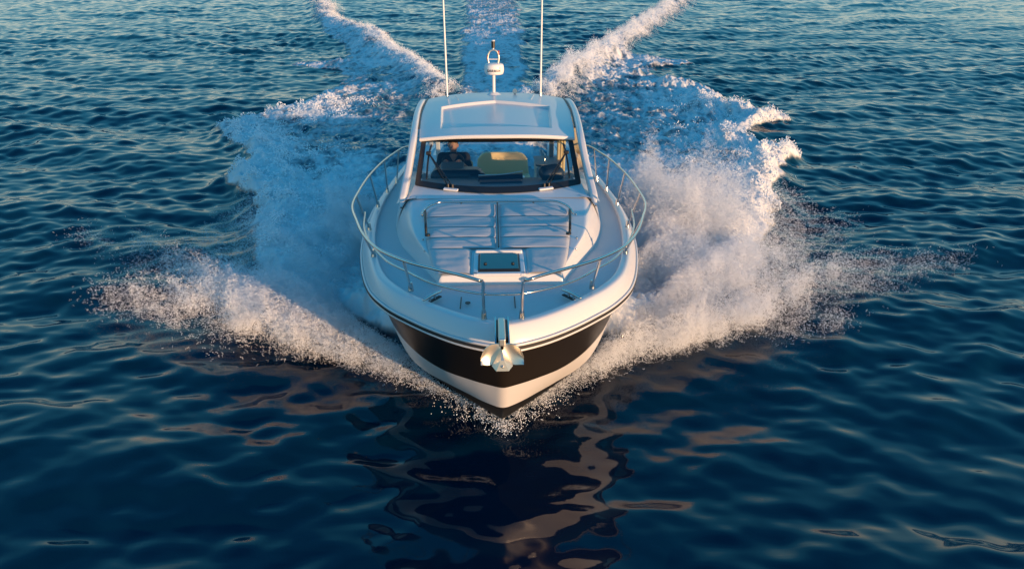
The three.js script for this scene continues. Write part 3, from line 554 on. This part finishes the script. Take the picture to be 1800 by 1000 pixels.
// ---------------------------------------------------------------- person at the helm
{
  const P = onBoat('person', -0.72, -0.27, -6.2, 'person in dark v-neck shirt holding the steering wheel', 'person');
  const seg = (p, a, b, ra, rb) => { const ab = [b[0] - a[0], b[1] - a[1], b[2] - a[2]], ap = [p[0] - a[0], p[1] - a[1], p[2] - a[2]]; const t = clamp((ap[0] * ab[0] + ap[1] * ab[1] + ap[2] * ab[2]) / (ab[0] ** 2 + ab[1] ** 2 + ab[2] ** 2 + 1e-9)); return Math.hypot(ap[0] - ab[0] * t, ap[1] - ab[1] * t, ap[2] - ab[2] * t) - lerp(ra, rb, t); };
  const smin = (a, b, k) => { const h = clamp(0.5 + 0.5 * (b - a) / k); return lerp(b, a, h) - k * h * (1 - h); };
  const ell = (p, c, r) => { const q = Math.hypot((p[0] - c[0]) / r[0], (p[1] - c[1]) / r[1], (p[2] - c[2]) / r[2]); return (q - 1) * Math.min(...r); };
  function march(fn, c, half, res) {
    const mc = new MarchingCubes(res, new THREE.MeshBasicMaterial(), false, false, 60000); mc.isolation = 0;
    for (let k = 0; k < res; k++) for (let j = 0; j < res; j++) for (let i = 0; i < res; i++) { const p = [c[0] + ((i - res / 2) / (res / 2)) * half, c[1] + ((j - res / 2) / (res / 2)) * half, c[2] + ((k - res / 2) / (res / 2)) * half]; mc.field[i + j * res + k * res * res] = -fn(p); }
    mc.update(); const n = mc.count, g = new THREE.BufferGeometry();
    g.setAttribute('position', new THREE.BufferAttribute(mc.positionArray.slice(0, n * 3), 3)); g.setAttribute('normal', new THREE.BufferAttribute(mc.normalArray.slice(0, n * 3), 3));
    g.scale(half, half, half); g.translate(...c); return g;
  }
  const sh = [[-0.19, 0.56, -0.03], [0.19, 0.56, -0.03]], el = [[-0.27, 0.36, 0.14], [0.27, 0.36, 0.14]], wr = [[-0.12, 0.585, 0.43], [0.12, 0.585, 0.43]];
  const torso = (p, g) => { let d = ell(p, [0, 0.14, -0.02], [0.17 + g, 0.2 + g, 0.12 + g]); d = smin(d, ell(p, [0, 0.4, -0.02], [0.19 + g, 0.21 + g, 0.12 + g]), 0.08); return smin(d, seg(p, sh[0], sh[1], 0.065 + g, 0.065 + g), 0.06); };
  const arms = (p, g) => { let d = 9; for (let i = 0; i < 2; i++) { d = Math.min(d, smin(seg(p, sh[i], el[i], 0.055 + g, 0.045 + g), seg(p, el[i], wr[i], 0.043 + g, 0.029 + g), 0.03)); } return d; };
  const legs = (p, g) => { let d = 9; for (const s of [-1, 1]) { const hip = [s * 0.1, 0.06, 0.02], kn = [s * 0.14, 0.05, 0.46], an = [s * 0.14, -0.4, 0.42]; let q = smin(seg(p, hip, kn, 0.085 + g, 0.058 + g), seg(p, kn, an, 0.056 + g, 0.038 + g), 0.03); q = smin(q, seg(p, an, [s * 0.15, -0.46, 0.56], 0.04, 0.035), 0.02); d = Math.min(d, q); } return d; };
  const bodyG = march((p) => smin(smin(smin(torso(p, -0.005), arms(p, 0), 0.03), legs(p, 0), 0.05), seg(p, [0, 0.58, -0.02], [0, 0.7, 0.0], 0.055, 0.05), 0.03), [0, 0.12, 0.15], 0.68, 96);
  const headF = (p) => { let d = ell(p, [0, 0.78, 0.01], [0.075, 0.095, 0.092]); d = smin(d, ell(p, [0, 0.725, 0.035], [0.056, 0.06, 0.06]), 0.03); d = smin(d, seg(p, [0, 0.775, 0.098], [0, 0.745, 0.118], 0.009, 0.014), 0.012); for (const s of [-1, 1]) { d = smin(d, ell(p, [s * 0.078, 0.765, 0.0], [0.012, 0.03, 0.02]), 0.008); d = Math.max(d, -ell(p, [s * 0.032, 0.785, 0.106], [0.017, 0.01, 0.016])); } d = smin(d, seg(p, [-0.018, 0.712, 0.092], [0.018, 0.712, 0.092], 0.007, 0.007), 0.008); return smin(d, seg(p, [0, 0.62, -0.02], [0, 0.72, 0], 0.052, 0.05), 0.02); };
  const headG = march(headF, [0, 0.75, 0.01], 0.16, 72);
  const hands = [-1, 1].map((s) => { const w = [s * 0.12, 0.585, 0.43], c = [s * 0.09, 0.61, 0.5]; return march((p) => { let d = ell(p, [s * 0.1, 0.605, 0.475], [0.028, 0.022, 0.045]); d = smin(d, seg(p, w, [s * 0.11, 0.6, 0.46], 0.028, 0.026), 0.015); for (let k = 0; k < 4; k++) { const x = s * (0.122 - 0.018 * k), l = [0.9, 1, 0.95, 0.8][k]; d = Math.min(d, Math.min(seg(p, [x, 0.612, 0.505], [x, 0.61, 0.505 + 0.035 * l], 0.0088, 0.0084), seg(p, [x, 0.61, 0.505 + 0.035 * l], [x, 0.582, 0.505 + 0.036 * l], 0.0084, 0.0075))); } d = Math.min(d, smin(seg(p, [s * 0.08, 0.6, 0.46], [s * 0.062, 0.59, 0.495], 0.011, 0.0095), seg(p, [s * 0.062, 0.59, 0.495], [s * 0.068, 0.577, 0.52], 0.0095, 0.008), 0.006)); return d; }, c, 0.1, 60); });
  const body = part('body', mergeGeometries([bodyG, headG, ...hands]), M.skin, P);
  part('shirt', march((p) => { let d = torso(p, 0.014); for (let i = 0; i < 2; i++) { const m = el[i].map((v, k) => lerp(sh[i][k], v, 0.62)); d = smin(d, seg(p, sh[i], m, 0.074, 0.066), 0.04); } d = Math.max(d, 0.05 - p[1]); const vn = Math.max(Math.abs(p[0]) * 1.5 + (0.52 - p[1]), 0.0 - p[2]); return Math.max(d, -(vn - 0.02) * 0.7); }, [0, 0.36, 0.0], 0.42, 88), M.shirt, body, 'dark short-sleeved v-neck shirt');
  part('shorts', march((p) => { let d = 9; for (const s of [-1, 1]) d = Math.min(d, seg(p, [s * 0.1, 0.06, 0.0], [s * 0.135, 0.055, 0.36], 0.1, 0.08)); d = smin(d, ell(p, [0, 0.08, -0.02], [0.19, 0.12, 0.135]), 0.05); return Math.max(d, p[2] - 0.36); }, [0, 0.06, 0.1], 0.34, 60), M.shorts, body);
  part('hair', march((p) => Math.max(ell(p, [0, 0.79, 0.0], [0.082, 0.098, 0.096]), -(p[1] - 0.79 + (p[2] - 0.03) * -0.55)), [0, 0.8, 0.0], 0.14, 56), M.hair, body, 'short dark hair');
}

// ---------------------------------------------------------------- spray thrown up by the bow
{
  const r = rng(99), gauss = () => { for (;;) { const g = Math.sqrt(-2 * Math.log(r() + 1e-9)) * Math.cos(6.2831853 * r()); if (Math.abs(g) < 2.6) return g; } };
  const DROP = new THREE.IcosahedronGeometry(1, 0); DROP.deleteAttribute('uv');
  const FINE = mergeGeometries(Array.from({ length: 5 }, () => new THREE.OctahedronGeometry(0.6 + 0.5 * r(), 0).rotateX(r() * 3).rotateZ(r() * 3).translate(gauss() * 6, gauss() * 5, gauss() * 6)));
  function place(group, name, items) {                   // items: x, y, z, radius
    const im = new THREE.InstancedMesh(name !== 'splash_droplets' && name !== 'foam_flecks' ? FINE : DROP, M.spray, items.length); im.name = name; im.userData.kind = 'stuff'; im.castShadow = im.receiveShadow = true;
    const m = new THREE.Matrix4(), q = new THREE.Quaternion(), e = new THREE.Euler();
    items.forEach((p, i) => { q.setFromEuler(e.set(r() * 6.28, r() * 6.28, r() * 6.28)); m.compose(V(p[0], p[1], p[2]), q, V(p[3], p[3] * (0.8 + 0.9 * r()), p[3])); im.setMatrixAt(i, m); });
    group.add(im);
  }
  const rootX = curve([[1.25, 0.02], [1.7, 0.45], [2.2, 0.9], [3, 1.25], [4.2, 1.5], [6.5, 1.65]]);
  for (const sd of [-1, 1]) {
    const G2 = new THREE.Group(); G2.name = sd < 0 ? 'bow_spray' : 'bow_spray_001'; scene.add(G2);
    tag(G2, sd < 0 ? 'bluish bow spray with pink lit front edge, left of the yacht' : 'tall sunlit bow spray fanning out right of the yacht', 'spray', 'spray sheets thrown from the bow', 'stuff');
    const mist = [], drops = [], lumps = [];
    const hp0 = sd < 0 ? 0.66 : 0.82;
    for (let i = 0; i < (sd < 0 ? 520000 : 560000); i++) {
      const e = Math.pow(r(), 1.3), t = Math.pow(r(), 0.75), s = 1.45 + 4.75 * e, x0 = rootX(s);
      const fing = fbm(e * 8 + sd * 20, 1.5, 2) + 0.35 * noise(e * 34 + sd * 5, 2.5), phi = (25 + 38 * e + 7 * fbm(e * 8 + sd * 31, 6.5, 2)) * D2R;
      const L = (6.0 - 2.2 * e) * (0.84 + (sd < 0 ? 0.62 : 0.5) * fing);
      const hp = hp0 * (0.55 + 1.1 * Math.max(0, 0.5 + fbm(e * 5 + sd * 11, t * 2 + 4, 2))) * (1 - 0.2 * e);
      const arc = 3.1 * t * (1 - t * 0.9), lift = Math.pow(r(), 0.8), d = t * L;
      let x = x0 + d * Math.cos(phi), z = -s - d * Math.sin(phi), y = hp * arc * (0.15 + 0.85 * lift) + gauss() * (0.02 + 0.09 * t);
      x += 0.22 * fbm(x * 1.7 + sd * 40, z * 1.7, 2) * t; z += (0.30 * fbm(x * 1.5 + 60, z * 1.5 + y * 2 + sd * 9, 3) + 0.05 * gauss()) * (0.2 + t);
      const clump = 0.5 + 1.1 * fbm(x * 2.3 + y * 1.5, z * 2.3 + y * 2, 3) + 0.45 * noise(x * 9, z * 9 + y * 7);
      const dens = (1.05 * (1 - sstep(0.25, 0.95, t)) + 0.05) * (0.05 + 0.95 * sstep(0.08, 0.42, e + 0.4 * t));
      if (r() > dens * (0.35 + 1.1 * sstep(0.1, 0.95, clump)) + 0.04 * (1 - t)) continue;
      if (y < 0.01) y = 0.02 * r();
      const big = t > 0.5 && r() < 0.2;
      (big ? drops : mist).push([sd * x, y, z, big ? 0.0024 * Math.pow(2, Math.pow(r(), 2)) : 0.0025 * Math.pow(1.7, r())]);
    }
    // rolling clouds of fine spray beside the cabin
    const clouds = sd < 0 ? [[2.6, 0.28, -5.2, 0.7, 0.2, 1.1, 60000], [3.4, 0.2, -7.4, 0.8, 0.14, 1.2, 40000]] : [[3.35, 0.66, -6.4, 0.5, 0.4, 0.8, 110000], [2.7, 0.44, -4.4, 0.75, 0.26, 0.7, 60000], [4.2, 0.24, -8.2, 0.8, 0.2, 1.0, 40000]];
    for (const [cx, cy, cz, sx, sy, sz, n] of clouds) for (let i = 0; i < n; i++) {
      let x = cx + gauss() * sx, z = cz + gauss() * sz; const lump = clamp(0.5 + 1.2 * fbm(x * 1.3, z * 1.3, 3), 0, 1.4); if (r() > 0.25 + lump || x < 1.95) continue;
      const y = cy * (0.3 + 1.2 * lump) + gauss() * sy * lump; if (y < 0.02) continue;
      mist.push([sd * x, y, z, 0.0026 * Math.pow(1.7, r())]);
    }
    // stray droplets flung out beyond the sheet
    for (const [cx, cz, sx, sz, n] of sd < 0 ? [[6.6, -6.4, 0.55, 0.22, 2600], [5.2, -5.6, 0.7, 0.45, 5200], [5.3, -4.0, 0.45, 0.3, 2200]] : [[6.6, -5.0, 0.7, 0.2, 3400], [5.6, -4.3, 0.5, 0.25, 3200], [5.3, -6.2, 0.7, 0.5, 5200], [4.4, -3.2, 0.4, 0.2, 2400]]) for (let i = 0; i < n; i++) {
      const u = gauss(), x = cx + u * sx, z = cz - u * sz * 0.6 + gauss() * sz * 0.7; if (r() > 0.35 + 1.4 * fbm(x * 2.2, z * 2.2, 3)) continue;
      drops.push([sd * x, Math.abs(0.12 + 0.14 * gauss()), z, 0.0021 * Math.pow(2, r() * r())]);
    }
    // torn foam along the outer rim and over the wash
    for (let i = 0; i < 60000; i++) {
      const s = 5 + 14 * r(), edge = (sd < 0 ? leftEdge : rightEdge)(s), a = edge - Math.abs(gauss()) * 1.3 + 0.2 + 0.3 * noise(s * 2, sd * 3), x = sd * a, z = -s;
      const cl = fbm(x * 1.9, z * 1.9, 3); if (a < 2.1 || r() > 0.1 + 1.6 * cl) continue;
      const w = wake(x, z); if (w.rough < 0.25) continue;
      lumps.push([x, seaHeight(x, z, 0.06) + 0.16 * Math.abs(gauss()) * Math.max(0, cl + 0.15), z, 0.008 * Math.pow(2.4, r())]);
    }
    place(G2, 'spray_mist', mist); place(G2, 'spray_droplets', drops); place(G2, 'foam_flecks', lumps);
    console.log('spray', sd, mist.length, drops.length, lumps.length);
  }
  { // sparkling splash where the stem cuts the water
    const S = new THREE.Group(); S.name = 'stem_splash'; scene.add(S); tag(S, 'glittering droplets splashing where the stem meets the water', 'splash', null, 'stuff');
    const L = [];
    for (let i = 0; i < 8000; i++) { const x = gauss() * 0.33, z = -1.36 - Math.abs(x) * 0.6 + 0.17 * Math.abs(gauss()) + 0.05 * gauss(); if (r() > 0.3 + 1.4 * fbm(x * 5, z * 5, 3)) continue; L.push([x, 0.005 + 0.11 * Math.abs(gauss()) * (0.5 + Math.abs(x)), z, 0.003 * Math.pow(3.2, r() * r())]); }
    place(S, 'splash_droplets', L);
  }
  for (const sd of [-1, 1]) { // foam thrown along the two breaking stern waves
    const S = new THREE.Group(); S.name = sd < 0 ? 'stern_wave_foam' : 'stern_wave_foam_001'; scene.add(S);
    tag(S, sd < 0 ? 'thin foam crest of the stern wave behind the left aerial' : 'bright foam crest of the stern wave behind the right aerial', 'foam', 'breaking stern wave crests', 'stuff');
    const L = [];
    for (let i = 0; i < (sd < 0 ? 26000 : 60000); i++) { const s = 18.5 + 48 * Math.pow(r(), 1.3), a = (sd < 0 ? leftArm : rightArm)(s) + 0.25 * noise(s * 0.6, (sd < 0 ? 0 : 1) * 9) + gauss() * (sd < 0 ? 0.16 + 0.007 * s : 0.2 + 0.009 * s), x = sd * a, z = -s, cl = fbm(s * 1.1, a * 1.6, 3); if (r() > 0.3 + 1.4 * cl) continue; L.push([x, seaHeight(x, z, 0.1) + (sd < 0 ? 0.11 : 0.24) * Math.abs(gauss()) * (0.5 + Math.max(0, cl)), z, 0.0065 * Math.pow(2.2, r())]); }
    place(S, 'crest_spray', L);
  }
}
renderer.render(scene, camera);
